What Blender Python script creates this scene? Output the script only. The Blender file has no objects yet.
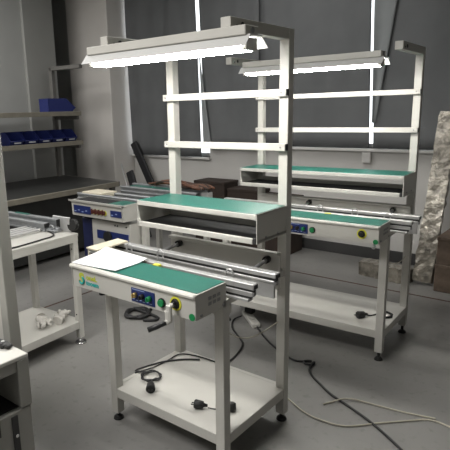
import bpy, bmesh, math, random
from mathutils import Vector, Matrix, Euler
random.seed(7)
S = bpy.context.scene
COL = S.collection
PI = math.pi

# ------------------------------------------------------------------ materials
def mat(name, c, rough=.5, metal=0., noise=0., nscale=8., bump=0., bscale=120., emit=None, spec=None, alpha=None, trans=0.):
    m = bpy.data.materials.new(name); m.use_nodes = True
    nt = m.node_tree; b = nt.nodes['Principled BSDF']
    b.inputs['Base Color'].default_value = (*c, 1); b.inputs['Roughness'].default_value = rough
    b.inputs['Metallic'].default_value = metal
    if spec is not None: b.inputs['Specular IOR Level'].default_value = spec
    if trans: b.inputs['Transmission Weight'].default_value = trans
    if emit:
        b.inputs['Emission Color'].default_value = (*emit[0], 1); b.inputs['Emission Strength'].default_value = emit[1]
    tc = nt.nodes.new('ShaderNodeTexCoord')
    if noise:
        n = nt.nodes.new('ShaderNodeTexNoise'); n.inputs['Scale'].default_value = nscale; n.inputs['Detail'].default_value = 5
        r = nt.nodes.new('ShaderNodeValToRGB')
        r.color_ramp.elements[0].position = .3; r.color_ramp.elements[1].position = .7
        r.color_ramp.elements[0].color = (*[v*(1-noise) for v in c], 1); r.color_ramp.elements[1].color = (*[min(1, v*(1+noise)) for v in c], 1)
        nt.links.new(tc.outputs['Object'], n.inputs['Vector']); nt.links.new(n.outputs['Fac'], r.inputs['Fac'])
        nt.links.new(r.outputs['Color'], b.inputs['Base Color'])
    if bump:
        n2 = nt.nodes.new('ShaderNodeTexNoise'); n2.inputs['Scale'].default_value = bscale; n2.inputs['Detail'].default_value = 3
        bp = nt.nodes.new('ShaderNodeBump'); bp.inputs['Strength'].default_value = bump; bp.inputs['Distance'].default_value = .01
        nt.links.new(tc.outputs['Object'], n2.inputs['Vector']); nt.links.new(n2.outputs['Fac'], bp.inputs['Height'])
        nt.links.new(bp.outputs['Normal'], b.inputs['Normal'])
    return m
M = dict(
    white=mat('white_powder_coat', (.50, .49, .455), .42, 0, .03, 5, .03, 300),
    green=mat('green_antistatic_mat', (.017, .122, .094), .36, 0, .06, 60, .05, 400),
    black=mat('black_plastic', (.012, .012, .013), .45),
    rubber=mat('black_rubber', (.010, .010, .010), .6),
    cable=mat('black_cable', (.010, .010, .011), .5),
    liner=mat('black_mat', (.010, .010, .011), .75, 0, .2, 40),
    alu=mat('brushed_aluminium', (.50, .50, .495), .42, .55, .05, 30),
    dalu=mat('dull_aluminium', (.30, .31, .32), .45, .6, .08, 30),
    chrome=mat('chrome', (.62, .62, .62), .2, 1.),
    blue=mat('blue_panel', (.012, .024, .12), .4, 0, .15, 60),
    blueprint=mat('pale_blue_print', (.30, .38, .62), .5),
    yellow=mat('yellow_ring', (.62, .60, .05), .5),
    gbtn=mat('green_button', (.01, .22, .07), .4),
    gold=mat('brass_switch', (.55, .40, .15), .35, .8),
    red=mat('dark_red_knob', (.09, .02, .015), .5),
    refl=mat('white_reflector', (.52, .52, .51), .5),
    tube=mat('lit_tube', (.9, .9, .88), .5, emit=((1., .98, .93), 70.)),
    paper=mat('paper', (.80, .80, .82), .6),
    cream=mat('cream_plate', (.62, .57, .45), .5),
    navy=mat('navy_plastic', (.014, .022, .12), .45),
    label=mat('label_strip', (.50, .52, .58), .5),
    shelf=mat('grey_steel_board', (.23, .22, .20), .45, .2, .15, 12),
    rackm=mat('grey_rack_steel', (.16, .155, .145), .5, .2, .1, 12),
    darktop=mat('dark_table_top', (.022, .023, .022), .45, 0, .15, 10),
    edge=mat('pale_edge_trim', (.27, .25, .205), .4, .3, .1, 10),
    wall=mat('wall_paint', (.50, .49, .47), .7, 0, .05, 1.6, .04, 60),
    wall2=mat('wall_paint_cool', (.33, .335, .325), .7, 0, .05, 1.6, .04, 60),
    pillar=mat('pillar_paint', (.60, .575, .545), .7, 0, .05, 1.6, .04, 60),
    wallstrip=mat('wall_strip_dark', (.26, .262, .25), .7, 0, .05, 1.6),
    ceil=mat('ceiling_paint', (.45, .45, .44), .8),
    skirt=mat('dark_skirting', (.05, .05, .05), .5),
    seam=mat('rust_floor_line', (.07, .028, .018), .7, 0, .5, 25),
    curtain=mat('charcoal_blackout_cloth', (.118, .123, .127), .75, 0, .08, 3, .05, 90),
    slitlit=mat('slit_lit_cloth', (.24, .255, .26), .75, 0, .08, 3),  # curtain cloth with the daylight from the slits put into its colour
    sill=mat('sill', (.58, .57, .55), .5),
    frame=mat('window_frame', (.55, .55, .54), .4, .2),
    wrap=mat('crinkled_film', (.25, .23, .195), .28, .35, .5, 14, .8, 30),
    wood=mat('brown_board', (.13, .095, .07), .7, 0, .3, 14, .1, 60),
    brown=mat('dark_brown_card', (.030, .019, .014), .8, 0, .3, 6),
    box=mat('pale_card', (.42, .41, .39), .7, 0, .1, 8),
    orange=mat('copper_sleeve', (.10, .04, .02), .5, 0, .5, 30),
    beige=mat('beige_flex', (.45, .42, .34), .5),
    glove=mat('cotton', (.58, .56, .52), .9, 0, .06, 40, .2, 250),
    pad=mat('black_foam', (.014, .014, .016), .7, 0, .2, 20),
    teal=mat('teal_print', (.02, .38, .36), .5),
    lime=mat('lime_print', (.50, .55, .05), .5),
    wallfar=mat('far_wall_paint', (.30, .295, .28), .8),
    navydark=mat('dark_navy', (.008, .012, .055), .5),
    slot=mat('slot_dark', (.03, .03, .03), .6),
    grey=mat('grey_plastic', (.25, .25, .25), .5),
    workgrey=mat('grey_powder_coat', (.27, .267, .245), .45, 0, .04, 5),
)
def floor_mat():
    m = bpy.data.materials.new('painted_concrete'); m.use_nodes = True
    nt = m.node_tree; b = nt.nodes['Principled BSDF']; L = nt.links
    tc = nt.nodes.new('ShaderNodeTexCoord')
    n1 = nt.nodes.new('ShaderNodeTexNoise'); n1.inputs['Scale'].default_value = 1.1; n1.inputs['Detail'].default_value = 7
    n2 = nt.nodes.new('ShaderNodeTexNoise'); n2.inputs['Scale'].default_value = 22; n2.inputs['Detail'].default_value = 4
    r1 = nt.nodes.new('ShaderNodeValToRGB'); r1.color_ramp.elements[0].position = .35; r1.color_ramp.elements[1].position = .68
    r1.color_ramp.elements[0].color = (.178, .175, .167, 1); r1.color_ramp.elements[1].color = (.243, .238, .227, 1)
    r2 = nt.nodes.new('ShaderNodeValToRGB'); r2.color_ramp.elements[0].position = .27; r2.color_ramp.elements[1].position = .42
    r2.color_ramp.elements[0].color = (.72, .72, .72, 1); r2.color_ramp.elements[1].color = (1, 1, 1, 1)
    mx = nt.nodes.new('ShaderNodeMix'); mx.data_type = 'RGBA'; mx.blend_type = 'MULTIPLY'; mx.inputs[0].default_value = .8
    L.new(tc.outputs['Object'], n1.inputs['Vector']); L.new(tc.outputs['Object'], n2.inputs['Vector'])
    L.new(n1.outputs['Fac'], r1.inputs['Fac']); L.new(n2.outputs['Fac'], r2.inputs['Fac'])
    L.new(r1.outputs['Color'], mx.inputs[6]); L.new(r2.outputs['Color'], mx.inputs[7])
    L.new(mx.outputs[2], b.inputs['Base Color'])
    b.inputs['Roughness'].default_value = .42
    bp = nt.nodes.new('ShaderNodeBump'); bp.inputs['Strength'].default_value = .08
    L.new(n2.outputs['Fac'], bp.inputs['Height']); L.new(bp.outputs['Normal'], b.inputs['Normal'])
    return m
M['floor'] = floor_mat()

# ------------------------------------------------------------------ mesh building
class MB:
    def __init__(s): s.bm = bmesh.new()
    def merge(s, b):
        me = bpy.data.meshes.new('t'); b.to_mesh(me); b.free(); s.bm.from_mesh(me); bpy.data.meshes.remove(me); return s
    def box(s, a, b, bev=.002):
        t = bmesh.new(); bmesh.ops.create_cube(t, size=1)
        lo = [min(a[i], b[i]) for i in range(3)]; hi = [max(a[i], b[i]) for i in range(3)]
        for v in t.verts: v.co = Vector([lo[i] + (v.co[i]+.5)*(hi[i]-lo[i]) for i in range(3)])
        bev = min(bev, min(hi[i]-lo[i] for i in range(3))*.3)
        if bev > 1e-5: bmesh.ops.bevel(t, geom=t.edges[:], offset=bev, segments=1, affect='EDGES', profile=.5)
        return s.merge(t)
    def hexa(s, q0, q1, bev=0.):          # two matching rings of points
        t = bmesh.new(); n = len(q0)
        A = [t.verts.new(p) for p in q0]; B = [t.verts.new(p) for p in q1]
        t.faces.new(A[::-1]); t.faces.new(B)
        for i in range(n): t.faces.new((A[i], A[(i+1) % n], B[(i+1) % n], B[i]))
        bmesh.ops.recalc_face_normals(t, faces=t.faces[:])
        if bev: bmesh.ops.bevel(t, geom=t.edges[:], offset=bev, segments=1, affect='EDGES', profile=.5)
        return s.merge(t)
    def tube(s, pts, r, seg=8):
        t = bmesh.new(); pts = [Vector(p) for p in pts]; rings = []
        for i, p in enumerate(pts):
            d = (pts[min(i+1, len(pts)-1)] - pts[max(i-1, 0)]).normalized()
            up = Vector((0, 0, 1)) if abs(d.z) < .9 else Vector((0, 1, 0))
            u = d.cross(up).normalized(); w = u.cross(d)
            rr = r[i] if isinstance(r, (list, tuple)) else r
            rings.append([t.verts.new(p + u*rr*math.cos(2*PI*k/seg) + w*rr*math.sin(2*PI*k/seg)) for k in range(seg)])
        for a, b in zip(rings, rings[1:]):
            for k in range(seg): t.faces.new((a[k], a[(k+1) % seg], b[(k+1) % seg], b[k]))
        t.faces.new(rings[0][::-1]); t.faces.new(rings[-1])
        bmesh.ops.recalc_face_normals(t, faces=t.faces[:])
        for f in t.faces: f.smooth = len(f.verts) == 4
        return s.merge(t)
    def cyl(s, a, b, r, r2=None, seg=20):
        return s.tube([a, b], [r, r if r2 is None else r2], seg)
    def ring(s, c, n, R, r, seg=24):
        n = Vector(n).normalized(); up = Vector((0, 0, 1)) if abs(n.z) < .9 else Vector((1, 0, 0))
        u = n.cross(up).normalized(); w = n.cross(u); c = Vector(c)
        return s.tube([c + u*R*math.cos(2*PI*k/seg) + w*R*math.sin(2*PI*k/seg) for k in range(seg+1)], r, 6)
    def grid(s, f, nu, nv, thick=None, nrm=None):
        t = bmesh.new(); V = [[t.verts.new(f(i/nu, j/nv)) for j in range(nv+1)] for i in range(nu+1)]
        for i in range(nu):
            for j in range(nv): t.faces.new((V[i][j], V[i+1][j], V[i+1][j+1], V[i][j+1]))
        if thick:
            bmesh.ops.recalc_face_normals(t, faces=t.faces[:])
            bmesh.ops.solidify(t, geom=t.faces[:], thickness=thick)
        for fc in t.faces: fc.smooth = True
        return s.merge(t)
    def build(s, name, m, parent=None):
        me = bpy.data.meshes.new(name); s.bm.to_mesh(me); s.bm.free()
        me.materials.append(M[m] if isinstance(m, str) else m)
        o = bpy.data.objects.new(name, me); COL.objects.link(o)
        if parent: o.parent = parent
        return o
def B(a, b, bev=.002): return MB().box(a, b, bev)

def tag(o, label=None, cat=None, group=None, kind=None):
    if label: o['label'] = label
    if cat: o['category'] = cat
    if group: o['group'] = group
    if kind: o['kind'] = kind
    return o
def thing(name, label, cat, loc=(0, 0, 0), rz=0, group=None):
    o = bpy.data.objects.new(name, None); o.empty_display_size = .05; COL.objects.link(o)
    o.location = loc; o.rotation_euler = (0, 0, rz)
    return tag(o, label, cat, group)
def struct(name, mb, m, rz=0):
    o = mb.build(name, m); o['kind'] = 'structure'; return o
def children(o): return [c for c in bpy.data.objects if c.parent == o]
def copy_tree(o, parent=None):
    c = o.copy(); COL.objects.link(c)
    if parent: c.parent = parent
    for ch in children(o): copy_tree(ch, c)
    return c
def smooth_path(pts, n=8):
    P = [Vector(p) for p in pts]; out = []
    for i in range(len(P)-1):
        p0, p1, p2, p3 = P[max(i-1, 0)], P[i], P[i+1], P[min(i+2, len(P)-1)]
        for k in range(n):
            t = k/n
            out.append(.5*((2*p1)+(-p0+p2)*t+(2*p0-5*p1+4*p2-p3)*t*t+(-p0+3*p1-3*p2+p3)*t**3))
    out.append(P[-1]); return out
def text_mesh(body, size, depth, m, name, parent, mtx, sx=1., bold=0.):
    cu = bpy.data.curves.new('lettering', 'FONT'); cu.body = body; cu.size = size; cu.extrude = depth; cu.resolution_u = 3; cu.offset = bold
    tmp = bpy.data.objects.new('lettering', cu); COL.objects.link(tmp)
    dg = bpy.context.evaluated_depsgraph_get(); me = bpy.data.meshes.new_from_object(tmp.evaluated_get(dg))
    bpy.data.objects.remove(tmp); bpy.data.curves.remove(cu)
    me.transform(mtx @ Matrix.Diagonal((sx, 1, 1, 1))); me.name = name
    me.materials.clear(); me.materials.append(M[m])
    o = bpy.data.objects.new(name, me); COL.objects.link(o); o.parent = parent
    return o
FRONT = lambda x, y, z: Matrix.Translation((x, y, z)) @ Matrix.Rotation(PI/2, 4, 'X')   # text facing -Y

# ------------------------------------------------------------------ camera (solved from the bench geometry)
cam = bpy.data.cameras.new('camera'); co = bpy.data.objects.new('camera', cam); COL.objects.link(co)
r = Vector((.76811812, .63980292, -.02543167)); u = Vector((-.11988263, .18271407, .97582976)); f = Vector((-.62898546, .74650371, -.21704725))
mw = Matrix((( r.x, u.x, -f.x, 1.30366511), (r.y, u.y, -f.y, -1.78081907), (r.z, u.z, -f.z, 1.72593606), (0, 0, 0, 1)))
co.matrix_world = mw
cam.sensor_width = 36; cam.lens = 522.2053/450*36; cam.shift_x = (225-187.2477)/450; cam.shift_y = (227.0045-225)/450
cam.clip_start = .05
S.camera = co

# ------------------------------------------------------------------ room
YB = 4.05; ZC = 3.75
XR, XL, YF = 3.6, -6.4, -3.6
struct('floor', B((XL-.2, YF-.2, -.12), (XR+.2, YB+.5, 0), 0), 'floor')
struct('ceiling', B((XL-.2, YF-.2, ZC), (XR+.2, YB+.5, ZC+.1), 0), 'ceil')
struct('wall_right', B((XR, YF, 0), (XR+.12, YB+.2, ZC), 0), 'wallfar')
struct('wall_front', B((XL-.2, YF-.12, 0), (XR, YF, ZC), 0), 'wallfar')
# back wall with two window openings
WL0, WL1, SL = -4.70, -3.16, 1.085       # left window, low sill
WR0, WR1, SR = -3.05, 3.2, 1.262         # right window band
wb = MB()
wb.box((XL-.2, YB, 0), (WL0, YB+.2, ZC), 0); wb.box((WL0, YB, 0), (WL1, YB+.2, SL), 0)
wb.box((WL1, YB, 0), (WR0, YB+.2, ZC), 0); wb.box((WR0, YB, 0), (WR1, YB+.2, SR), 0)
wb.box((WR1, YB, 0), (XR, YB+.2, ZC), 0); wb.box((WL0, YB, 3.5), (WL1, YB+.2, ZC), 0); wb.box((WR0, YB, 3.5), (WR1, YB+.2, ZC), 0)
struct('wall_back', wb, 'wall')
glass = mat('pale_glass', (.95, .97, .97), .3, trans=1.)
def window(n, x0, x1, z0, muls):
    e = bpy.data.objects.new('window_%d' % n, None); COL.objects.link(e); e['kind'] = 'structure'; e.location = (0, 0, 0)
    m = MB(); y0, y1 = YB+.08, YB+.14
    for xx in [x0, *muls, x1-.05]: m.box((xx, y0, z0), (xx+.05, y1, 3.5))
    m.box((x0, y0, z0), (x1, y1, z0+.05)); m.box((x0, y0, 3.45), (x1, y1, 3.5))
    m.build('window_frame', 'frame', e)
    B((x0, YB+.10, z0), (x1, YB+.106, 3.5), 0).build('glass_pane', glass, e)
    return e
window(1, WL0, WL1, SL, []); window(2, WR0, WR1, SR, [-1.5, .1, 1.7])
struct('trim_1', B((WL0-.02, YB-.05, SL-.03), (WL1+.02, YB+.09, SL)), 'sill')
struct('trim_2', B((WR0-.02, YB-.05, SR-.03), (WR1+.02, YB+.09, SR)), 'sill')
struct('baseboard_back', B((-4.6, YB-.015, 0), (XR, YB, .13)), 'skirt')
struct('trim_3', MB().box((-2.6, 3.075, -.002), (XR, 3.095, .0025), 0), 'seam')
struct('trim_4', MB().box((-2.63, .1, -.002), (-2.612, 3.09, .0025), 0), 'seam')
# pillar in the corner; left wall block is turned a little
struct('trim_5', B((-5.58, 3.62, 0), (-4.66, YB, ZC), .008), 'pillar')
PHI = .0621
def skew(lo, hi):            # a block whose long side follows the left wall line
    def q(x, y): return (x - math.sin(PHI)*(y-3.05), 3.05 + math.cos(PHI)*(y-3.05))
    A = [(*q(lo[0], lo[1]), lo[2]), (*q(hi[0], lo[1]), lo[2]), (*q(hi[0], hi[1]), lo[2]), (*q(lo[0], hi[1]), lo[2])]
    return A, [(p[0], p[1], hi[2]) for p in A]
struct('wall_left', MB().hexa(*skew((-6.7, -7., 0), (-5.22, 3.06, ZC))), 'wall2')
struct('trim_6', MB().hexa(*skew((-5.3, 2.55, 0), (-5.17, 3.065, ZC)), .004), 'wallstrip')  # strip standing slightly proud of the left wall, in a darker tone
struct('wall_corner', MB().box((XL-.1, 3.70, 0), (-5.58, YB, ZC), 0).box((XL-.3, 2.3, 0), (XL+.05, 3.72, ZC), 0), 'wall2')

# curtains: heavy blackout cloth hung in front of the windows
def curtain(x0t, x0b, x1t, x1b, z0, name, label, m='curtain', y=3.965, amp=.012, fold=9., ph=0., ztop=3.6, drift=0.):
    def fn(a, b):
        z = ztop + (z0-ztop)*b
        xl = x0t+(x0b-x0t)*b; xr = x1t+(x1b-x1t)*b; x = xl+(xr-xl)*a
        w = amp*math.sin(x*fold+ph) + amp*.6*math.sin(x*fold*2.3+ph*2+b*2.) + .02*math.sin(x*1.7+b*1.5+ph)*b
        return Vector((x, y + w + drift*a, z))
    o = MB().grid(fn, 70, 18, .006).build(name, m)
    return tag(o, label, 'curtain')
cu = 'window_curtain'
curtain(-4.635, -4.605, -3.33, -3.26, 1.09, cu, 'charcoal blackout curtain nearest the pillar, left of the first bright slit', amp=.014)
curtain(-3.235, -3.155, -2.30, -2.28, 1.235, cu, 'charcoal blackout curtain directly right of the first bright slit, behind the front bench frame', ph=1., y=3.95)
curtain(-2.50, -2.48, -.968, -.905, 1.268, cu, 'charcoal blackout curtain left of the second bright slit, behind the far bench lamp', ph=2.2, y=4.0, amp=.008)
curtain(-.905, -.845, 3.3, 3.3, 1.275, cu, 'wide charcoal blackout curtain right of the second bright slit', ph=.5, y=3.965, amp=.010, fold=5.)
def flap(a, b):  # curtain edge at the second slit, its lit look given by paler colour
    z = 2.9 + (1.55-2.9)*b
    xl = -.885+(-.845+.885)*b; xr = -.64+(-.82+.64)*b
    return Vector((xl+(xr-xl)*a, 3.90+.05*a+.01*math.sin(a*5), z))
def flap2(a, b):  # added strip: glow beside the first slit put into shape and colour
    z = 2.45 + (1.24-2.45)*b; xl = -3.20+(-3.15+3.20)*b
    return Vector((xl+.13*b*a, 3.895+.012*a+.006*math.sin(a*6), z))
tag(MB().grid(flap2, 10, 12, .005).build('slit_lit_flap', 'slitlit'), 'narrow curtain strip coloured paler for the light of the first bright slit, widening downwards', 'curtain')
tag(MB().grid(flap, 12, 14, .005).build('slit_lit_flap', 'slitlit'), 'folded curtain edge tapering down, coloured paler for the light of the second bright slit', 'curtain')

# ------------------------------------------------------------------ conveyor workbench
T, D, ZT = .051, .56, 2.099
ZP1, ZP0, YB0, YB1 = .978, .861, -.206, .023
def plug_mesh(m, p, d, s=1.):
    p = Vector(p); d = Vector(d).normalized()
    m.tube([p, p+d*.018*s, p+d*.02*s, p+d*.055*s, p+d*.06*s], [.006*s, .010*s, .017*s, .021*s, .019*s], 12)
    for k in (-1, 1):
        q = p+d*.06*s + Vector((-d.y, d.x, 0))*.007*k*s
        m.tube([q, q+d*.016*s], .0025*s, 6)
def workbench(W, loc, rz, label, fz=0., logo=False, lamp=(-.83, .125), tray_back=True, extra=None, rails=(-.985, .125)):
    t = thing('conveyor_workbench', label, 'workbench', loc, rz)
    zf = .045
    def foot(x, y, par):
        m = MB(); m.cyl((x, y, -fz), (x, y, .012-fz), .030, .026); m.cyl((x, y, .012-fz), (x, y, .022-fz), .026, .014); m.cyl((x, y, .02-fz), (x, y, zf), .010)
        m.build('levelling_foot', 'rubber', par)
    for x in (-W, -T):
        o = B((x, 0, zf), (x+T, T, ZP0+.03)).build('leg', 'white', t); foot(x+T/2, T/2, o)
        o = B((x, D, zf), (x+T, D+T, ZT)).build('post', 'white', t); foot(x+T/2, D+T/2, o)
    # lower shelf: pan with four apron beams
    m = MB(); z1, z0 = .204, .148
    m.box((-W+.004, .004, z1-.012), (-.004, D+T-.004, z1-.001), .001)
    m.box((-W+T, .001, z0), (-T, .03, z1)); m.box((-W+T, D+T-.03, z0), (-T, D+T-.001, z1))
    m.box((-W+.001, T, z0), (-W+.03, D, z1)); m.box((-.03, T, z0), (-.001, D, z1))
    m.build('lower_shelf', 'white', t)
    # control box with rolled front lip
    c = MB()
    c.box((-W-.017, YB0+.012, ZP0), (-.002, YB0+.03, ZP1-.014), .001); c.box((-.008, YB0+.0135, ZP0+.0005), (0, YB1+.001, ZP1-.002), .001)
    c.box((-W-.017, YB0+.012, ZP0), (-W-.009, YB1, ZP1-.003), .002); c.box((-W-.017, YB0+.01, ZP1-.012), (-.003, YB1, ZP1-.003), .001)
    c.box((-W-.017, YB1-.008, ZP0), (-.003, YB1, ZP1-.003), .001)
    c.box((-W-.028, YB0, ZP1-.022), (.001, YB0+.034, ZP1-.001), .007)
    c.box((-W-.028, YB0+.02, ZP1-.02), (-W-.009, YB1, ZP1-.002), .004)
    for k in (.05, .1, .15): pass
    box = c.build('control_box', 'white', t)
    for k in (YB1-.02, YB0+.05): MB().cyl((-.002, k, ZP0+.015), (.004, k, ZP0+.015), .007).build('screw', 'grey', box)
    m = MB()
    for k in range(3):
        for j in range(2): m.box((-.001, YB0+.10+k*.032, ZP0+.055+j*.025-.012), (.0012, YB0+.122+k*.032, ZP0+.07+j*.025-.012), 0)
    m.build('side_sticker', 'grey', box)
    B((-W-.006, YB0+.034, ZP1-.004), (-.006, YB1-.002, ZP1+.001), .001).build('work_mat', 'green', t)
    yf = YB0+.012
    # controls on the front
    bx1 = -.232 if logo else -.477
    p = B((bx1-.148, yf-.004, .872), (bx1, yf+.001, .938), .001).build('control_panel', 'blue', t)
    for k in range(3):
        kx = bx1-.118+k*.045
        m = MB(); m.cyl((kx, yf-.004, .908), (kx, yf-.024, .908), .013, .011); m.box((kx-.003, yf-.03, .897), (kx+.003, yf-.02, .919), .001)
        m.build('knob', ('gold', 'black', 'gbtn')[k], p)
    for k in range(6): B((bx1-.14+k*.022, yf-.0048, .884-(k % 2)*.004), (bx1-.126+k*.022, yf-.0038, .888-(k % 2)*.004), 0).build('panel_print', 'blueprint', p)
    B((bx1-.14, yf-.0048, .931), (bx1-.06, yf-.0038, .934), 0).build('panel_print', 'blueprint', p)
    def button(x, z, R):
        m = MB(); m.cyl((x, yf, z), (x, yf-.006, z), R*1.25); b = m.build('button_bezel', 'black', t)
        MB().cyl((x, yf-.004, z), (x, yf-.016, z), R, R*.92).build('button_cap', 'gbtn', b)
    button(-.189 if logo else -.443, .904, .017); 
    MB().cyl((-.019, yf, .876), (-.019, yf-.003, .876), .016).build('round_sticker', 'gbtn', t)
    m = MB(); m.cyl((-.108, yf, .918), (-.108, yf-.004, .918), .032, .031, 28); d = m.build('dial_ring', 'yellow', t)
    m = MB(); m.cyl((-.108, yf-.003, .918), (-.108, yf-.012, .918), .024, .02); m.cyl((-.108, yf-.01, .918), (-.108, yf-.028, .918), .012); m.build('dial_hub', 'black', d)
    if logo:
        cr = MB(); cr.cyl((-.108, yf-.02, .918), (-.108, yf-.045, .918), .011); cr.box((-.124, yf-.052, .85), (-.096, yf-.036, .925), .004); cr.box((-.130, yf-.054, .845), (-.100, yf-.036, .90), .005)
        cr.cyl((-.118, yf-.03, .85), (-.118, yf-.06, .845), .012)
        cr = cr.build('crank_arm', 'white', t)
        MB().tube([(-.118, yf-.055, .845), (-.135, yf-.075, .838), (-.142, yf-.084, .834), (-.170, yf-.115, .820)], [.009, .0115, .0125, .012], 14).build('crank_handle', 'black', cr)
        lg = text_mesh('S', .078, .0006, 'lime', 'logo_emblem', t, FRONT(-.760, yf-.0012, .884), 1.05, .004)
        # lower half of the emblem is teal
        m = MB(); pts = [(-.752+.05*a, yf-.0026, .918-.004) for a in (0,)]
        arc = [(-.740+.017*math.cos(a), yf-.002, .902+.017*math.sin(a)) for a in [1.2-k*.32 for k in range(14)]]
        m.tube(arc, .0065, 6); m.build('emblem_swirl', 'teal', lg)
        text_mesh('oneL', .036, .0006, 'lime', 'logo_lettering', t, FRONT(-.705, yf-.0012, .913), 1.12, .0012)
        text_mesh('tooem', .034, .0006, 'teal', 'logo_lettering', t, FRONT(-.708, yf-.0012, .884), 1.05, .0012)
    else:
        MB().tube([(-.03, yf+.02, ZP0+.01), (-.03, yf+.01, ZP0-.015), (-.03, yf-.005, ZP0-.025)], .011, 8).build('crank_stub', 'alu', t)
    MB().tube(smooth_path([(-.05, -.03, ZP0+.02), (-.055, .05, .75), (-.03, .15, .66), (.0, .26, .63), (-.01, .5, .62)]), .003, 6).build('hanging_wire', 'beige', t)
    # conveyor rails
    x0, x1 = rails
    def rail(near):
        m = MB()
        if near:
            y0, y1 = .055, .092
            m.box((x0, y0, .951), (x1, y1, ZP1), .003); webs = ((.938, .953, .004), (.905, .92, .02))
            m.box((x0, y0+.002, .918), (x1-.008, y1-.003, .940), .002); m.box((x0, y0-.004, .893), (x1-.025, y1-.002, .907), .002)
        else:
            y0, y1 = .240, .286
            m.box((x0, y0, .955), (x1, y1, ZP1), .003); webs = ((.938, .957, .004),); m.box((x0, y0+.002, .930), (x1-.008, y1-.012, .942), .002)
            m.box((x0, y0+.012, .852), (x1-.014, y0+.026, .932), .001)
        rl = m.build('conveyor_rail', 'alu', t)
        for za, zb, dx in webs: B((x0, y0+.008, za), (x1-dx, y1-.010, zb), .001).build('rail_slot', 'slot', rl)
        B((x1-.001, y0+.004, .955), (x1+.003, y1-.004, ZP1-.004), .001).build('end_cap', 'black', rl)
        q = MB().box((x1-.009, y0+.006, .92), (x1-.002, y1-.01, .938), .001).build('end_screw', 'grey', rl)
    rail(True); rail(False)
    for k, (px, py) in enumerate(((-.56, .20), (-.05, .125), (-.3, .2) if not logo else (-.8, .2))):
        m = MB(); m.tube(smooth_path([(px-.02, py, .93), (px-.02, py, .985), (px, py, 1.0), (px+.018, py, .985), (px+.018, py, .955)], 4), .005, 8)
        m.build('rail_bracket', 'alu', t)
    B((-.455, YB1+.004, ZP1-.03), (-.415, YB1+.03, ZP1+.003)).build('warning_sticker', 'yellow', t)
    # underside stretchers carrying the rails
    for xx in (-W+.005, -.045): B((xx, T, .86), (xx+.04, D, .90)).build('side_stretcher', 'white', t)
    # panel between the posts, with a lip along its top
    m = MB(); m.box((-W+T, .50, .80), (-T+.05, .512, .995), .002); m.box((-W+T, .475, .985), (-T+.05, .512, 1.003), .004)
    m.build('back_panel', 'white', t)
    for lx in ((-.035, -.636) if logo else (-.09, -.75)):
        m = MB(); m.tube([(lx, .285, .955), (lx-.028, .47, .962)], .010, 12); l = m.build('guide_shaft', 'grey', t)
        MB().cyl((lx-.028, .46, .962), (lx-.031, .49, .962), .019).build('shaft_collar', 'rubber', l)
    # upper tray
    z0, z1, y0 = 1.093, 1.238, .279
    m = MB()
    m.hexa([(0, y0, z0), (0, D, z0+.0), (0, D, z1), (0, y0, z1)], [(-.004, y0, z0), (-.004, D, z0), (-.004, D, z1), (-.004, y0, z1)])
    m.hexa([(-W, y0, z0), (-W, D, z0), (-W, D, z1), (-W, y0, z1)], [(-W+.004, y0, z0), (-W+.004, D, z0), (-W+.004, D, z1), (-W+.004, y0, z1)])
    m.box((-W, y0, z1-.006), (0, D, z1), .001); m.box((-W, y0-.002, z1-.026), (-.002, y0+.006, z1), .002)
    m.box((-W, y0+.01, z0+.008), (0, D, z0+.016), .001); m.box((-W+.002, y0-.004, z0-.002), (-.024, y0+.012, z0+.026), .002)
    m.box((-W, D-.008, z0), (0, D-.001, z0+.05), .001)
    tr = m.build('upper_tray', 'white', t)
    B((-W+.008, y0+.004, z1), (-.006, D-.004, z1+.003), .001).build('tray_mat', 'green', tr)
    B((-W+.008, y0+.014, z0+.016), (-.008, D-.012, z0+.02), .001).build('tray_liner', 'liner', tr)
    B((-.024, y0-.002, z0), (-.008, y0+.012, z0+.03), .002).build('lip_end', 'slot', tr); B((-W-.003, y0-.004, z0+.0), (-W+.012, y0+.012, z0+.04), .002).build('lip_end', 'white', tr)
    for yy in (y0+.08, D-.09): MB().cyl((-.001, yy, z0+.022), (.004, yy, z0+.022), .006).build('screw', 'grey', tr)
    # cross bars on the front of the posts
    for zb in (1.819, 1.554):
        b = B((-W-.006, D-.028, zb-.036), (.0, D-.0005, zb)).build('cross_bar', 'white', t)
        B((0, D-.027, zb-.034), (.006, D-.004, zb-.002), .001).build('bar_end_cap', 'black', b)
        MB().cyl((-W+.015, D-.028, zb-.018), (-W+.015, D-.031, zb-.018), .005).build('screw', 'grey', b)
        MB().cyl((-.025, D-.028, zb-.018), (-.025, D-.031, zb-.018), .005).build('screw', 'grey', b)
    # arms that carry the lamp
    for x in (-W, -T):
        a = B((x, .074, ZT-T), (x+T, D, ZT)).build('lamp_arm', 'white', t)
        MB().cyl((x+T-.001, .16, ZT-.026), (x+T+.003, .16, ZT-.026), .011).build('arm_hole', 'slot', a); MB().cyl((x+T-.001, .118, ZT-.034), (x+T+.003, .118, ZT-.034), .005).build('arm_hole', 'slot', a)
    xa, xb = lamp; zt = ZT-T-.002
    m = MB(); m.box((xa+.006, .0, zt-.038), (xb-.004, .095, zt), .003)
    lm = m.build('lamp_housing', 'white', t)
    m = MB(); yc = .056; zr = zt-.036; zl = zt-.080
    for sgn, ya, ybb in ((-1, .012, -.024), (1, .09, .142)):
        m.hexa([(xa-.012, ya, zr), (xb+.012, ya, zr), (xb+.012, ybb, zl), (xa-.012, ybb, zl)], [(xa-.012, ya+.003, zr), (xb+.012, ya+.003, zr), (xb+.012, ybb+.003, zl), (xa-.012, ybb+.003, zl)])
    m.box((xa-.012, .010, zr-.003), (xb+.012, .095, zr+.001), .001)
    m.build('reflector', 'refl', lm)
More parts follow.
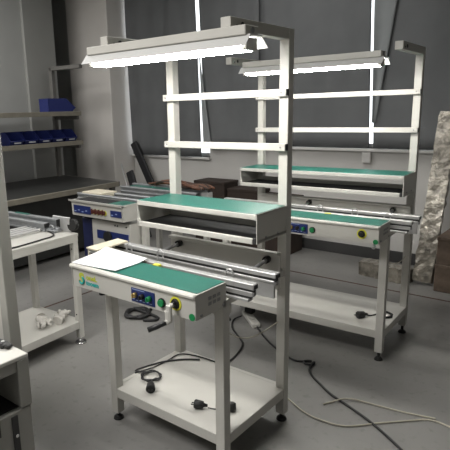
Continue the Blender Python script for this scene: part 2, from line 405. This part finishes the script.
    for ty in ((.022, .085)):
        MB().cyl((xa+.03, ty, zl+.000), (xb-.03, ty, zl+.000), .0135, None, 14).build('lamp_tube', 'tube', lm)
    for xx in (xa+.006, xb-.03): B((xx, .010, zl-.012), (xx+.024, .092, zr-.008), .003).build('tube_socket', 'white', lm)
    MB().cyl((xb-.004, .05, zt-.018), (xb-.001, .05, zt-.018), .012).build('cable_gland', 'grey', lm)
    return t
b1 = workbench(.8, (0, 0, 0), 0, 'front white conveyor workbench with lit tube lamp and a yellow and teal emblem', logo=True)
m = MB(); m.hexa([(-.983, .041, .979), (-.880, .03, .979), (-.889, .277, .979), (-.988, .288, .979)], [(-.983, .041, .987), (-.880, .03, .987), (-.889, .277, .987), (-.988, .288, .987)])
m.box((-.985, .05, .90), (-.972, .285, .98))
m.build('end_plate', 'cream', b1)
b2 = workbench(1.306, (.1732, 1.5986, .016), .0381632, 'rear white conveyor workbench standing near the curtained wall, longer tray and no emblem', fz=.016, lamp=(-1.12, -.105), rails=(-1.45, .125))

# paper on the front bench
def paper(a, b):
    P = [(-.822, -.190), (-.884, .10), (-.523, .062), (-.510, -.170)]
    x = (1-a)*((1-b)*P[0][0]+b*P[1][0]) + a*((1-b)*P[3][0]+b*P[2][0]); y = (1-a)*((1-b)*P[0][1]+b*P[1][1]) + a*((1-b)*P[3][1]+b*P[2][1])
    return Vector((x, y, .9815 + .012*max(0, b-.6)**2*6 + .010*(a*a)*(1-b)*.6))
tag(MB().grid(paper, 14, 12, .0012).build('paper_sheet', 'paper'), 'blank white paper sheet lying on the left end of the front bench', 'paper')

# ------------------------------------------------------------------ cords on the shelves and floor
def coil_pts(c, R, n, z, turns=2.5, a0=0., jit=.006):
    return [(c[0]+(R+jit*math.sin(k*1.7))*math.cos(a0+2*PI*k/n), c[1]+(R+jit*math.cos(k*2.1))*math.sin(a0+2*PI*k/n), z+.004*(k/n)) for k in range(int(n*turns)+1)]
def cord(name, label, pts, r, plug=None, m='cable', cat='cord', n=6, s=1.):
    o = thing(name, label, cat, pts[0]); off = Vector(pts[0])
    MB().tube([p-off for p in smooth_path(pts, n)], r, 7).build('flex', m, o)
    if plug:
        q = MB(); plug_mesh(q, Vector(plug[0])-off, plug[1], s); q.build('plug', 'rubber', o)
    return o
zs = .210
c = coil_pts((-.675, .205), .055, 14, zs+.004, 2.6, 2.6)
cord('power_lead', 'black power cord coiled on the front bench lower shelf, its plug beside the left leg',
     [(-.585, .55, zs), (-.66, .50, zs), (-.745, .40, zs), (-.79, .29, zs), (-.80, .20, zs+.004)][::1] + c + [(-.63, .165, zs+.012), (-.61, .135, zs+.012)],
     .0052, ((-.612, .137, zs+.018), (.5, -.55, 0)), n=3, s=1.3)
cord('power_lead', 'black power cord trailing across the back of the front bench lower shelf', [(-.79, .185, zs), (-.75, .30, zs), (-.74, .42, zs), (-.735, .53, zs), (-.64, .575, zs), (-.50, .585, zs), (-.43, .57, zs)], .0042)
cord('power_lead', 'short black cord with two plug ends by the front bench right leg',
     [(-.21, .145, zs+.006), (-.19, .16, zs), (-.17, .17, zs)], .0035, ((-.212, .143, zs+.018), (-.85, -.35, 0)), s=1.15)
o = [x for x in bpy.data.objects if x.get('label', '').startswith('short black cord')][0]
off = Vector(o.location); q = MB(); q.tube([Vector((-.175, .165, zs+.018))-off, Vector((-.165, .172, zs+.018))-off, Vector((-.10, .215, zs+.018))-off, Vector((-.088, .224, zs+.018))-off], [.012, .024, .026, .018], 12); q.build('plug', 'rubber', o)
z2 = .222
c = coil_pts((.085, 1.89), .05, 12, z2+.004, 2.2, 3.3)
cord('power_lead', 'black power cord with a coil lying on the rear bench lower shelf',
     [(-.02, 1.79, z2+.014), (.0, 1.83, z2), (.02, 1.86, z2)] + c, .0065, ((-.012, 1.80, z2+.02), (-.6, -.8, 0)), n=3, s=1.35)
# power strip on the floor between the benches
ps = thing('power_strip', 'white power strip lying on the floor behind the front bench', 'power strip', (-.94, 1.675, 0), math.atan2(-.224, .264))
B((-.16, -.035, 0), (.16, .035, .04), .008).build('strip_body', 'white', ps)
m = MB()
for k in (.0, .07): m.box((k-.002, -.014, .039), (k+.002, .014, .0405), 0)
m.build('socket_slot', 'slot', ps)
ad = thing('power_plug', 'black plug pushed into the white power strip on the floor', 'plug', (-.985, 1.73, .041))
MB().box((-.04, -.03, 0), (.04, .03, .055), .01).build('plug_body', 'rubber', ad)
MB().tube(smooth_path([(-.03, 0, .03), (-.09, .05, .06), (-.15, .10, .02), (-.20, .16, -.03)]), .008, 7).build('flex', 'cable', ad)
cord('floor_lead', 'black cord looping from the power strip to the front bench shelf', [(-1.02, 1.66, .03), (-1.05, 1.58, .012), (-.97, 1.45, .008), (-.86, 1.36, .008), (-.74, 1.255, .008), (-.68, 1.10, .008), (-.66, .96, .008), (-.70, .90, .008)], .007)
lp = [(-.205+.035*math.cos(a), 1.275+.03*math.sin(a), .008+.002*(a > 3)) for a in [3.6+.5*k for k in range(-4, 8)]]
cord('extension_cord', 'long black cord running from the power strip across the open floor in front', [(-.80, 1.555, .02), (-.73, 1.50, .008), (-.60, 1.40, .008), (-.45, 1.31, .008), (-.30, 1.25, .008)] + lp + [(-.16, 1.19, .008), (-.10, 1.12, .008), (-.02, 1.06, .008), (.09, .985, .008), (.20, .937, .008), (.40, .84, .008), (.594, .709, .008), (.75, .58, .008), (.9, .38, .008)], .0075)
cord('floor_cable', 'thin beige cable curving over the floor from the front bench foot to the right', [(-.12, .80, .006), (-.057, .767, .006), (.05, .715, .006), (.153, .700, .006), (.291, .728, .006), (.432, .872, .006), (.55, .99, .006), (.64, 1.068, .006), (.744, 1.064, .006), (.95, 1.02, .006)], .005, m='beige')
cord('floor_cable', 'thin cream cable crossing over the black cord on the open floor', [(.10, .86, .006), (.125, .905, .006), (.165, .955, .016), (.215, 1.005, .012), (.30, 1.03, .006), (.42, 1.045, .006), (.55, 1.07, .006), (.66, 1.10, .006)], .005, m='beige')
cord('floor_lead', 'black cord coil lying on the floor behind the front bench control box', coil_pts((-1.80, 1.20), .10, 14, .012, 3.4, .4, .012) + [(-1.62, 1.25, .012), (-1.58, 1.19, .012), (-1.66, 1.13, .012)], .014, n=3)

# ------------------------------------------------------------------ conveyor bench to the left, behind
b3 = thing('conveyor_machine', 'small white conveyor machine with four red knobs between two blue panels', 'conveyor', (-1.822, 1.106, 0))
W3 = .666
c = MB()
c.hexa([(-W3, .0, .975), (0, .0, .975), (0, .008, .836), (-W3, .008, .836)], [(-W3, .02, .975), (0, .02, .975), (0, .028, .836), (-W3, .028, .836)])
c.hexa([(-.004, 0, .975), (.004, .2, .978), (.004, .2, .836), (-.004, .008, .836)], [(-.012, 0, .975), (-.008, .2, .978), (-.008, .2, .836), (-.012, .008, .836)])
c.box((-W3, .006, .836), (-W3+.01, .2, .975)); c.box((-W3, .19, .836), (0, .2, .975))
c.box((-W3, 0, .962), (0, .2, .972))
c.hexa([(-W3-.01, -.026, .983), (.0, -.026, .983), (.0, .014, .972), (-W3-.01, .014, .972)], [(-W3-.01, -.022, .965), (.0, -.022, .965), (.0, .012, .950), (-W3-.01, .012, .950)])
cb = c.build('control_box', 'white', b3)
B((-W3+.02, .03, .972), (-.20, .185, .977), .001).build('belt_cover', 'liner', b3)
B((-.195, .03, .972), (-.012, .19, .977), .001).build('work_mat', 'green', b3)
for (x0, x1, za, zb) in ((-.632, -.405, .862, .931), (-.146, -.006-.01, .872, .926)):
    p = B((x0, -.006+.002, za), (x1, .006, zb), .001).build('blue_panel', 'blue', b3)
    for k in range(int((x1-x0)/.05)):
        B((x0+.012+k*.05, -.006, za+.012+(k % 2)*.012), (x0+.035+k*.05, -.003, za+.020+(k % 2)*.012), 0).build('panel_print', 'blueprint', p)
for k in range(4):
    x = -.358+k*.046
    m = MB(); m.cyl((x, .008, .893), (x, -.004, .893), .021); kn = m.build('knob_ring', 'yellow', b3)
    m = MB(); m.cyl((x, -.003, .896), (x, -.022, .896), .018, .015); m.box((x-.005, -.034, .877), (x+.005, -.018, .925), .002); m.build('red_knob', 'red', kn)
# second cabinet under the box
B((-.50, .085, .45), (-.012, .30, .80), .003).build('lower_cabinet', 'white', b3)
p = B((-.43, .078, .635), (-.03, .086, .712), .001).build('display_strip', 'blue', b3)
m = MB(); m.cyl((-.28, .078, .665), (-.28, .06, .665), .05); m.build('dark_dial', 'black', p)
for xx in (-.19, -.16, -.05): MB().cyl((xx, .086, .775), (xx, .078, .775), .007).build('screw', 'slot', b3)
B((-.66, .10, .42), (-.52, .24, .80), .01).build('blue_motor_box', 'navydark', b3)
for x, y in ((-.66, .24), (.0, .21), (-.66, 1.08), (-.01, 1.08)):
    B((x, y, .03), (x+.05, y+.05, .86)).build('leg', 'white', b3)
for x, y in ((-.635, .265), (.025, .235), (-.635, 1.105), (.015, 1.105)):
    MB().cyl((x, y, 0), (x, y, .035), .03).build('levelling_foot', 'rubber', b3)
for y0, zt_ in ((.29, .975), (.46, .975), (.86, .97), (1.04, .978)):
    x0, x1 = -.95, (.17 if y0 < .8 else .085)
    m = MB(); m.box((x0, y0, zt_-.02), (x1, y0+.05, zt_), .003); m.box((x0, y0+.01, zt_-.10), (x1, y0+.04, zt_-.018), .001); m.box((x0, y0, zt_-.06), (x1, y0+.05, zt_-.045), .002)
    rl = m.build('conveyor_rail', 'dalu', b3)
    B((x1, y0, zt_-.10), (x1+.006, y0+.05, zt_), .001).build('end_cap', 'black', rl)
m = MB(); m.box((-.66, .24, .86), (-.61, 1.13, .885)); m.box((-.01, .24, .86), (.04, 1.13, .885)); m.build('cross_member', 'white', b3)
B((-.9, .915, .95), (-.30, 1.04, .962), .001).build('green_belt', 'green', b3)
B((.02, 1.02, .70), (.10, 1.10, .955), .004).build('drive_end_plate', 'alu', b3)
m = MB(); m.box((-.88, .30, .95), (-.60, .5, .99), .003); m.build('cream_plate', 'cream', b3)
# bundle of copper-brown cables lying on its rear rails
root = thing('cable_bundle', 'copper brown cable bundle heaped on the rear rails of the small conveyor machine', 'cables', (-2.05, 2.17, .978))
for k in range(16):
    pts = [(-.42+random.uniform(-.04, .06), random.uniform(-.06, .14), .012), (-.25, random.uniform(-.06, .16), random.uniform(.015, .05)), (0, random.uniform(-.08, .16), random.uniform(.015, .055)), (.2, random.uniform(-.1, .1), random.uniform(.01, .04)), (.30+random.uniform(-.05, .05), random.uniform(-.08, .08), .012)]
    MB().tube(smooth_path(pts, 6), .011, 6).build('cable_strand', 'orange' if k % 3 else 'brown', root)

# ------------------------------------------------------------------ white table at left with a conveyor module
lt = thing('white_table', 'white steel table with a lower shelf left of the front bench', 'table', (-1.742, .572, 0), PHI)
t2 = .045; LY = -1.05; DX = -.56
for x in (-t2, DX):
    for y in (-t2, LY):
        o = B((x, y, .045), (x+t2, y+t2, .84)).build('leg', 'white', lt)
        m = MB(); m.cyl((x+t2/2, y+t2/2, 0), (x+t2/2, y+t2/2, .012), .045, .04); m.cyl((x+t2/2, y+t2/2, .012), (x+t2/2, y+t2/2, .05), .014); m.build('levelling_foot', 'chrome', o)
m = MB(); m.box((DX-.004, LY, .845), (.004, .004, .865)); m.box((-.03, LY, .80), (.002, 0, .848)); m.box((DX, LY, .80), (DX+.03, 0, .848)); m.box((DX, -.03, .80), (0, .002, .848)); m.build('table_top', 'white', lt)
m = MB(); m.box((DX+.002, LY+.01, .172), (-.002, -.002, .182), .001); m.box((-.025, LY+t2, .125), (-.001, -t2, .183)); m.box((DX+.001, LY+t2, .125), (DX+.025, -t2, .183)); m.box((DX+t2, -.025, .125), (-t2, -.001, .183)); m.build('lower_shelf', 'white', lt)
m = MB()
for z in (.235, .75): m.cyl((-t2+.004, -.02, z), (-t2-.003, -.02, z), .006); m.cyl((-.0225, -t2+.002, z), (-.0225, -t2-.003, z), .006)
m.build('bolt_hole', 'slot', lt)
# module
md = thing('conveyor_module', 'grey aluminium conveyor module with rails and rollers lying on the white table', 'conveyor', (-1.80, .552, .866), PHI)
def rail2(x0, x1, y0, w, z0, z1):
    m = MB(); m.box((x0, y0, z1-.02), (x1, y0+w, z1), .003); m.box((x0, y0+.008, z0), (x1, y0+w-.008, z1-.018), .001); m.box((x0, y0, z0), (x1, y0+w, z0+.012), .001)
    rl = m.build('module_rail', 'dalu', md); B((x1, y0, z0+.03), (x1+.008, y0+w, z1-.004), .002).build('end_block', 'black', rl)
rail2(-.72, -.19, -.085, .045, 0, .065); rail2(-.72, -.115, -.03, .035, 0, .095)
B((-.19, -.0, 0), (0, .014, .112), .003).build('side_plate', 'alu', md)
B((-.62, -.028, .096), (-.45, -.0, .100), .001).build('green_strip', 'green', md)
m = MB()
for k in range(3): m.cyl((-.17+.03*k, -.08+.012*k, .018+.010*(k % 2)), (-.12+.02*k, -.02, .03), .008)
m.ring((-.13, -.06, .028), (0, 1, .2), .024, .007); m.box((-.18, -.08, .0), (-.08, -.01, .02), .003); m.build('drive_gear', 'dalu', md)
MB().cyl((.018, .0, .058), (.018, .04, .056), .046, .042, 24).build('end_roller', 'rubber', md)
for k in range(4):
    B((-.235-.055*k, -.60, .008), (-.213-.055*k, -.09, .026), .004).build('guide_rod', 'alu', md)
B((-.50, -.62, .0), (-.19, -.59, .035), .004).build('rod_holder', 'dalu', md)
tag(MB().tube(smooth_path([(-2.02, .475, .872), (-1.90, .455, .872), (-1.80, .40, .872), (-1.765, .26, .872), (-1.735, .06, .872), (-1.745, -.02, .872)]), .0055, 7).build('loose_cable', 'cable'), 'black cable curving along the edge of the white table', 'cable')
# cotton gloves on its shelf
def glove(cx, cy, rz, label, z=.184):
    e = MB(); mt = Matrix.Rotation(rz, 3, 'Z'); P = lambda x, y, zz: (mt @ Vector((x*.82, y*.82, zz*.9)))
    def palm(a, b):
        an = 2*PI*a; x = -.075+.15*b; w = .043+.012*math.sin(b*5+1); h = .020+.008*math.sin(b*9)
        return P(x, w*math.cos(an), .024+h*math.sin(an)+.004*math.sin(an*3+b*7))
    e.grid(palm, 18, 8)
    for k, (dy, ln) in enumerate(((-.033, .062), (-.011, .080), (.011, .075), (.033, .055))):
        e.tube([P(.06, dy, .022), P(.085, dy*1.2, .034+.010*(k % 2)), P(.075+ln*.6, dy*1.5+.012*math.sin(k*2), .026), P(.07+ln, dy*1.7+.02*math.sin(k*2+1), .014)], [.013, .0135, .0125, .009], 8)
    e.tube([P(-.01, .03, .022), P(.02, .062, .03), P(.05, .075, .016)], [.015, .0135, .010], 8)
    e.tube([P(-.07, 0, .022), P(-.082, 0, .023), P(-.10, .004, .02)], [.040, .034, .036], 14)
    o = e.build('cotton_glove', 'glove'); o.location = (cx, cy, z+.006); return tag(o, label, 'glove')
glove(-1.93, .33, -.5, 'white cotton glove lying flat on the white table lower shelf, nearer the frame edge')
glove(-1.87, .46, 2.2, 'crumpled white cotton glove on the white table lower shelf, nearer the right leg', .188)

# ------------------------------------------------------------------ dark bench with rack along the left wall
wb_ = thing('rack_bench', 'dark topped workbench with grey rack boards along the left wall', 'workbench', (-5.0, 2.9, 0), 0)
def dl(along, out, z):        # along the wall (negative towards the camera), out from it, height
    return (along*-math.sin(PHI) + out*math.cos(PHI)+.0, along*math.cos(PHI) + out*math.sin(PHI), z)
def lbox(a0, a1, o0, o1, z0, z1, bev=.003):
    A = [dl(a0, o0, z0), dl(a1, o0, z0), dl(a1, o1, z0), dl(a0, o1, z0)]
    return MB().hexa(A, [(p[0], p[1], z1) for p in A], bev)
L0 = -3.4
def lquad(pts, z0, z1, bev=.003):
    A = [dl(a, o, z0) for a, o in pts]
    return MB().hexa(A, [(p[0], p[1], z1) for p in A], bev)
lquad([(L0, -.05), (.02, -.05), (-.155, 1.25), (L0, 1.25)], .80, .85).build('bench_top', 'darktop', wb_)
lquad([(L0, 1.245), (-.15, 1.245), (-.155, 1.275), (L0, 1.275)], .79, .852).build('front_edge', 'edge', wb_)
lquad([(.018, -.05), (.04, -.05), (-.135, 1.275), (-.157, 1.275)], .79, .852).build('end_edge', 'rackm', wb_)
lbox(L0, -.25, 1.05, 1.10, .06, .78).build('under_shade_panel', 'darktop', wb_)  # dark panel added to stand in for the deep shade under the bench
lbox(-.25, -.22, .05, 1.10, .06, .78).build('end_panel', 'darktop', wb_)  # closes the added shade at the end of the bench
for a in (-.16, L0+.1):
    for o_ in (.05, 1.15): lbox(a-.06, a, o_, o_+.06, 0, .80).build('leg', 'rackm', wb_)
lbox(L0, -.26, .3, 1.04, .30, .33).build('under_shelf', 'darktop', wb_)
for a in (-.05, -1.75, L0+.05):
    u_ = lbox(a-.06, a, .0, .06, .85, 2.36).build('rack_upright', 'rackm', wb_)
    lbox(a-.06, a, .0, .62, 2.315, 2.365).build('top_arm', 'rackm', u_)
    for zz in (1.70, 1.315): lbox(a-.05, a-.01, .02, .50, zz-.05, zz).build('shelf_bracket', 'rackm', u_)
for zz, e in ((1.702, -.01), (1.317, -.01)):
    s_ = lbox(L0, e-.09, .02, .585, zz, zz+.05).build('rack_board', 'shelf', wb_)
    lbox(L0, e-.09, .575, .60, zz-.002, zz+.056).build('board_edge', 'edge', s_)
# blue bins
def bin_(name, label, Lg, Wd, H, strip=True, group=None):
    # open hopper front at +x
    t = thing(name, label, 'bin', (0, 0, 0), 0, group)
    m = MB(); w = .006
    side = lambda y: [(0, y, 0), (Lg*.86, y, 0), (Lg, y, H*.32), (Lg*.66, y, H), (0, y, H)]
    for y in (0, Wd-w):
        m.hexa(side(y), [(p[0], p[1]+w, p[2]) for p in side(y)])
    m.box((0, 0, 0), (Lg*.86, Wd, w), .001); m.box((0, 0, 0), (w, Wd, H), .001)
    m.hexa([(Lg*.86, 0, 0), (Lg, 0, H*.32), (Lg, Wd, H*.32), (Lg*.86, Wd, 0)], [(Lg*.86-w, 0, .004), (Lg-w, 0, H*.32), (Lg-w, Wd, H*.32), (Lg*.86-w, Wd, .004)])
    m.tube([(Lg, 0, H*.32), (Lg, Wd, H*.32)], .006, 6); m.box((-.004, 0, H-.012), (.012, Wd, H), .002)
    m.build('bin_body', 'navy', t)
    if strip:
        B((Lg*.945, Wd*.3, H*.13), (Lg*.965, Wd*.8, H*.25), .001).build('label_strip', 'label', t)
    return t
tb = bin_('storage_bin', 'large navy blue storage bin alone on the upper rack board', .42, .22, .175)
p = dl(-.50, .42, 1.753); tb.location = (p[0]-5.0, p[1]+2.9, 1.754); tb.rotation_euler = (0, 0, PI/2+PHI-.12)
words = ['navy blue bin on the lower rack board, rightmost of the row of five', 'navy blue bin second from the right on the lower rack board', 'navy blue bin in the middle of the five on the lower rack board',
         'navy blue bin second from the left on the lower rack board', 'navy blue bin on the lower rack board, leftmost and cut by the frame']
proto = None
for k in range(5):
    if proto is None:
        proto = bin_('storage_bin', words[0], .30, .195, .155, True, 'blue bins on the lower rack board'); o = proto
    else: o = copy_tree(proto); o['label'] = words[k]
    p = dl(-.37-.215*k, .27, 1.368); o.location = (p[0]-5.0, p[1]+2.9, 1.368); o.rotation_euler = (0, 0, PHI)

# ------------------------------------------------------------------ foreground workstation at left
fw = thing('cabinet_workstation', 'white topped cabinet workstation with a tall grey upright in the left foreground corner', 'cabinet', (-.436, -.723, 0))
m = MB(); m.box((-1.0, -1.6, .782), (0, 0, .80), .003); m.build('cabinet_top', 'white', fw)
B((-.30, -.052, .578), (0, 0, .782), .003).build('end_panel', 'workgrey', fw)
B((-1.0, -1.6, .735), (-.006, -.052, .782), .002).build('apron', 'workgrey', fw)
m = MB(); m.box((-1.0, -1.6, .572), (-.03, 0-.03, .577)); m.box((-1.0, -.02, .575), (-.30, -.004, .735)); m.box((-.62, -1.6, .575), (-.60, -.03, .735)); m.build('open_shelf', 'liner', fw)
m = MB(); m.box((-1.0, -1.6, .02), (-.004, -.006, .573), .003); cb = m.build('cabinet_body', 'workgrey', fw)
d = B((-.004, -.072, .36), (.001, -.10, .56), .001).build('handle_slot', 'slot', fw); MB().cyl((0, -.085, .475), (.006, -.085, .475), .007).build('lock', 'chrome', d)
B((-.004, -.15, .50), (.001, -.19, .575), .001).build('vent_slot', 'slot', fw)
B((-1.0, -1.6, 0), (-.03, -.03, .025), .002).build('plinth', 'slot', fw)
B((-.345, .093, 0), (-.288, .149, 2.3), .003).build('upright', 'workgrey', fw)
m = MB(); m.box((-1.0, .11, .55), (-.345, .13, 1.02), .003); m.build('back_panel', 'white', fw)
B((-.345, -.006, .45), (-.294, .10, .50), .002).build('tie_bar', 'workgrey', fw)
dv = thing('handheld_tool', 'small black handheld tool lying on the white cabinet top', 'tool', (-.575, -.755, .80), .1)
B((-.075, -.022, .0), (.03, .022, .022), .008).build('tool_body', 'black', dv)
B((.028, -.014, .004), (.055, .016, .020), .004).build('tool_tip', 'rubber', dv)
m = MB(); m.cyl((.01, .0, .022), (.01, .0, .026), .007); m.build('tool_button', 'alu', dv)

# ------------------------------------------------------------------ things along the back wall
# film-wrapped plank leaning on the wall, and the lying piece beside it
def wrapped(p0, p1, w, t, n=26, seed=1):
    rnd = random.Random(seed); p0 = Vector(p0); p1 = Vector(p1); d = (p1-p0).normalized()
    side = Vector((1, 0, 0)) if abs(d.x) < .8 else Vector((0, 1, 0)); side = (side - d*side.dot(d)).normalized(); nn = d.cross(side)
    sec = [(-.5, -.5), (-.17, -.5), (.17, -.5), (.5, -.5), (.5, 0), (.5, .5), (.17, .5), (-.17, .5), (-.5, .5), (-.5, 0)]
    t_ = bmesh.new(); rings = []
    for i in range(n+1):
        c = p0 + (p1-p0)*(i/n)
        rings.append([t_.verts.new(c + side*w*a + nn*t*b + Vector((rnd.uniform(-1, 1), rnd.uniform(-1, 1), rnd.uniform(-1, 1)))*.008) for a, b in sec])
    K = len(sec)
    for a, b in zip(rings, rings[1:]):
        for k in range(K): t_.faces.new((a[k], a[(k+1) % K], b[(k+1) % K], b[k]))
    t_.faces.new(rings[0][::-1]); t_.faces.new(rings[-1]); bmesh.ops.recalc_face_normals(t_, faces=t_.faces[:])
    m = MB(); m.merge(t_); return m
tag(wrapped((-.085, 3.43, .03), (-.063, 3.865, 1.645), .175, .07, 30).build('wrapped_plank', 'wrap'), 'tall plank in crinkled plastic film leaning on the back wall at right', 'plank')
tag(wrapped((-.70, 3.46, .075), (-.19, 3.40, .075), .17, .145, 18, 5).build('wrapped_bundle', 'wrap'), 'low plastic wrapped bundle lying on the floor beside the leaning plank', 'bundle')
def carton(lo, hi, label, m='wood', name='wooden_box'):
    e = thing(name, label, 'box', ((lo[0]+hi[0])/2, (lo[1]+hi[1])/2, lo[2]))
    hx, hy, hz = (hi[0]-lo[0])/2, (hi[1]-lo[1])/2, hi[2]-lo[2]
    B((-hx, -hy, 0), (hx, hy, hz-.02), .006).build('box_body', m, e)
    B((-hx-.006, -hy-.006, hz-.035), (hx+.006, hy+.006, hz), .006).build('box_lid', m, e)
    return e
carton((.05, 3.30, 0), (.75, 3.72, .265), 'brown wooden box on the floor right of the leaning plank, lower of the stack')
carton((.055, 3.30, .266), (.75, 3.72, .53), 'brown wooden box stacked on the lower one right of the leaning plank')
carton((.09, 3.74, 0), (.62, 3.98, .64), 'pale grey carton standing behind the stacked brown boxes', 'box', 'pale_carton')
carton((-2.62, 3.70, 0), (-2.15, 3.98, .735), 'dark brown carton against the back wall nearer the rear bench', 'brown', 'dark_carton')
carton((-3.14, 3.66, 0), (-2.64, 3.98, .81), 'dark brown carton against the back wall nearer the pillar', 'brown', 'dark_carton')
carton((-2.13, 3.66, 0), (-1.66, 3.95, .69), 'small dark brown carton half hidden behind the rear bench left end', 'brown', 'dark_carton')
# black slabs and pole by the pillar
def slab(p0, p1, wv, th, name, label, m='pad', rnd=False):
    p0 = Vector(p0); p1 = Vector(p1); wv = Vector(wv); d = (p1-p0).normalized(); nn = d.cross(wv.normalized()).normalized()*th
    A = [p0-wv/2, p1-wv/2, p1+wv/2, p0+wv/2]
    o = MB().hexa(A, [a+nn for a in A], .012).build(name, m); return tag(o, label, 'board')
slab((-3.80, 3.86, .03), (-4.50, 3.86, 1.275), (.115, 0, .062), .05, 'black_board', 'long black padded board leaning towards the pillar')
slab((-3.62, 3.20, .03), (-3.99, 3.26, .925), (.12, 0, .05), .05, 'black_board', 'short black padded board leaning behind the small conveyor machine')
tag(MB().tube([(-3.83, 3.30, .012), (-4.205, 3.33, 1.02)], .012, 8).build('white_pole', 'alu'), 'thin pale pole leaning beside the short black board', 'pole')
# junction box on the wall under the sill
jb = thing('junction_box', 'pale junction box on the back wall under the second bright slit', 'junction box', (-.93, YB, 1.10))
B((-.05, -.04, 0), (.05, 0, .125), .006).build('box_body', 'sill', jb)
B((-.043, -.045, .01), (.043, -.038, .115), .003).build('box_cover', 'sill', jb)

# ------------------------------------------------------------------ light
def area(name, loc, size, energy, color=(1, 1, 1), rot=(0, 0, 0)):
    l = bpy.data.lights.new(name, 'AREA'); l.shape = 'RECTANGLE'; l.size, l.size_y = size; l.energy = energy; l.color = color
    o = bpy.data.objects.new(name, l); COL.objects.link(o); o.location = loc; o.rotation_euler = rot; return o
area('ceiling_fill', (-.9, -2.4, ZC-.02), (1.6, 1.6), 150, (1, .98, .95))  # unseen fill lamps added under the ceiling to set the room light
area('ceiling_fill', (-4.3, .2, ZC-.02), (1.6, 1.6), 95, (1, .98, .95))
area('ceiling_fill', (-1.6, 2.5, ZC-.02), (1.6, 1.6), 28, (1, .98, .95))
w = bpy.data.worlds.new('daylight'); S.world = w; w.use_nodes = True
bg = w.node_tree.nodes['Background']; bg.inputs['Color'].default_value = (.92, .96, 1., 1); bg.inputs['Strength'].default_value = 3.

S.view_settings.view_transform = 'Standard'; S.view_settings.look = 'None'; S.view_settings.gamma = 1.; S.view_settings.use_curve_mapping = False
S.view_settings.exposure = .12
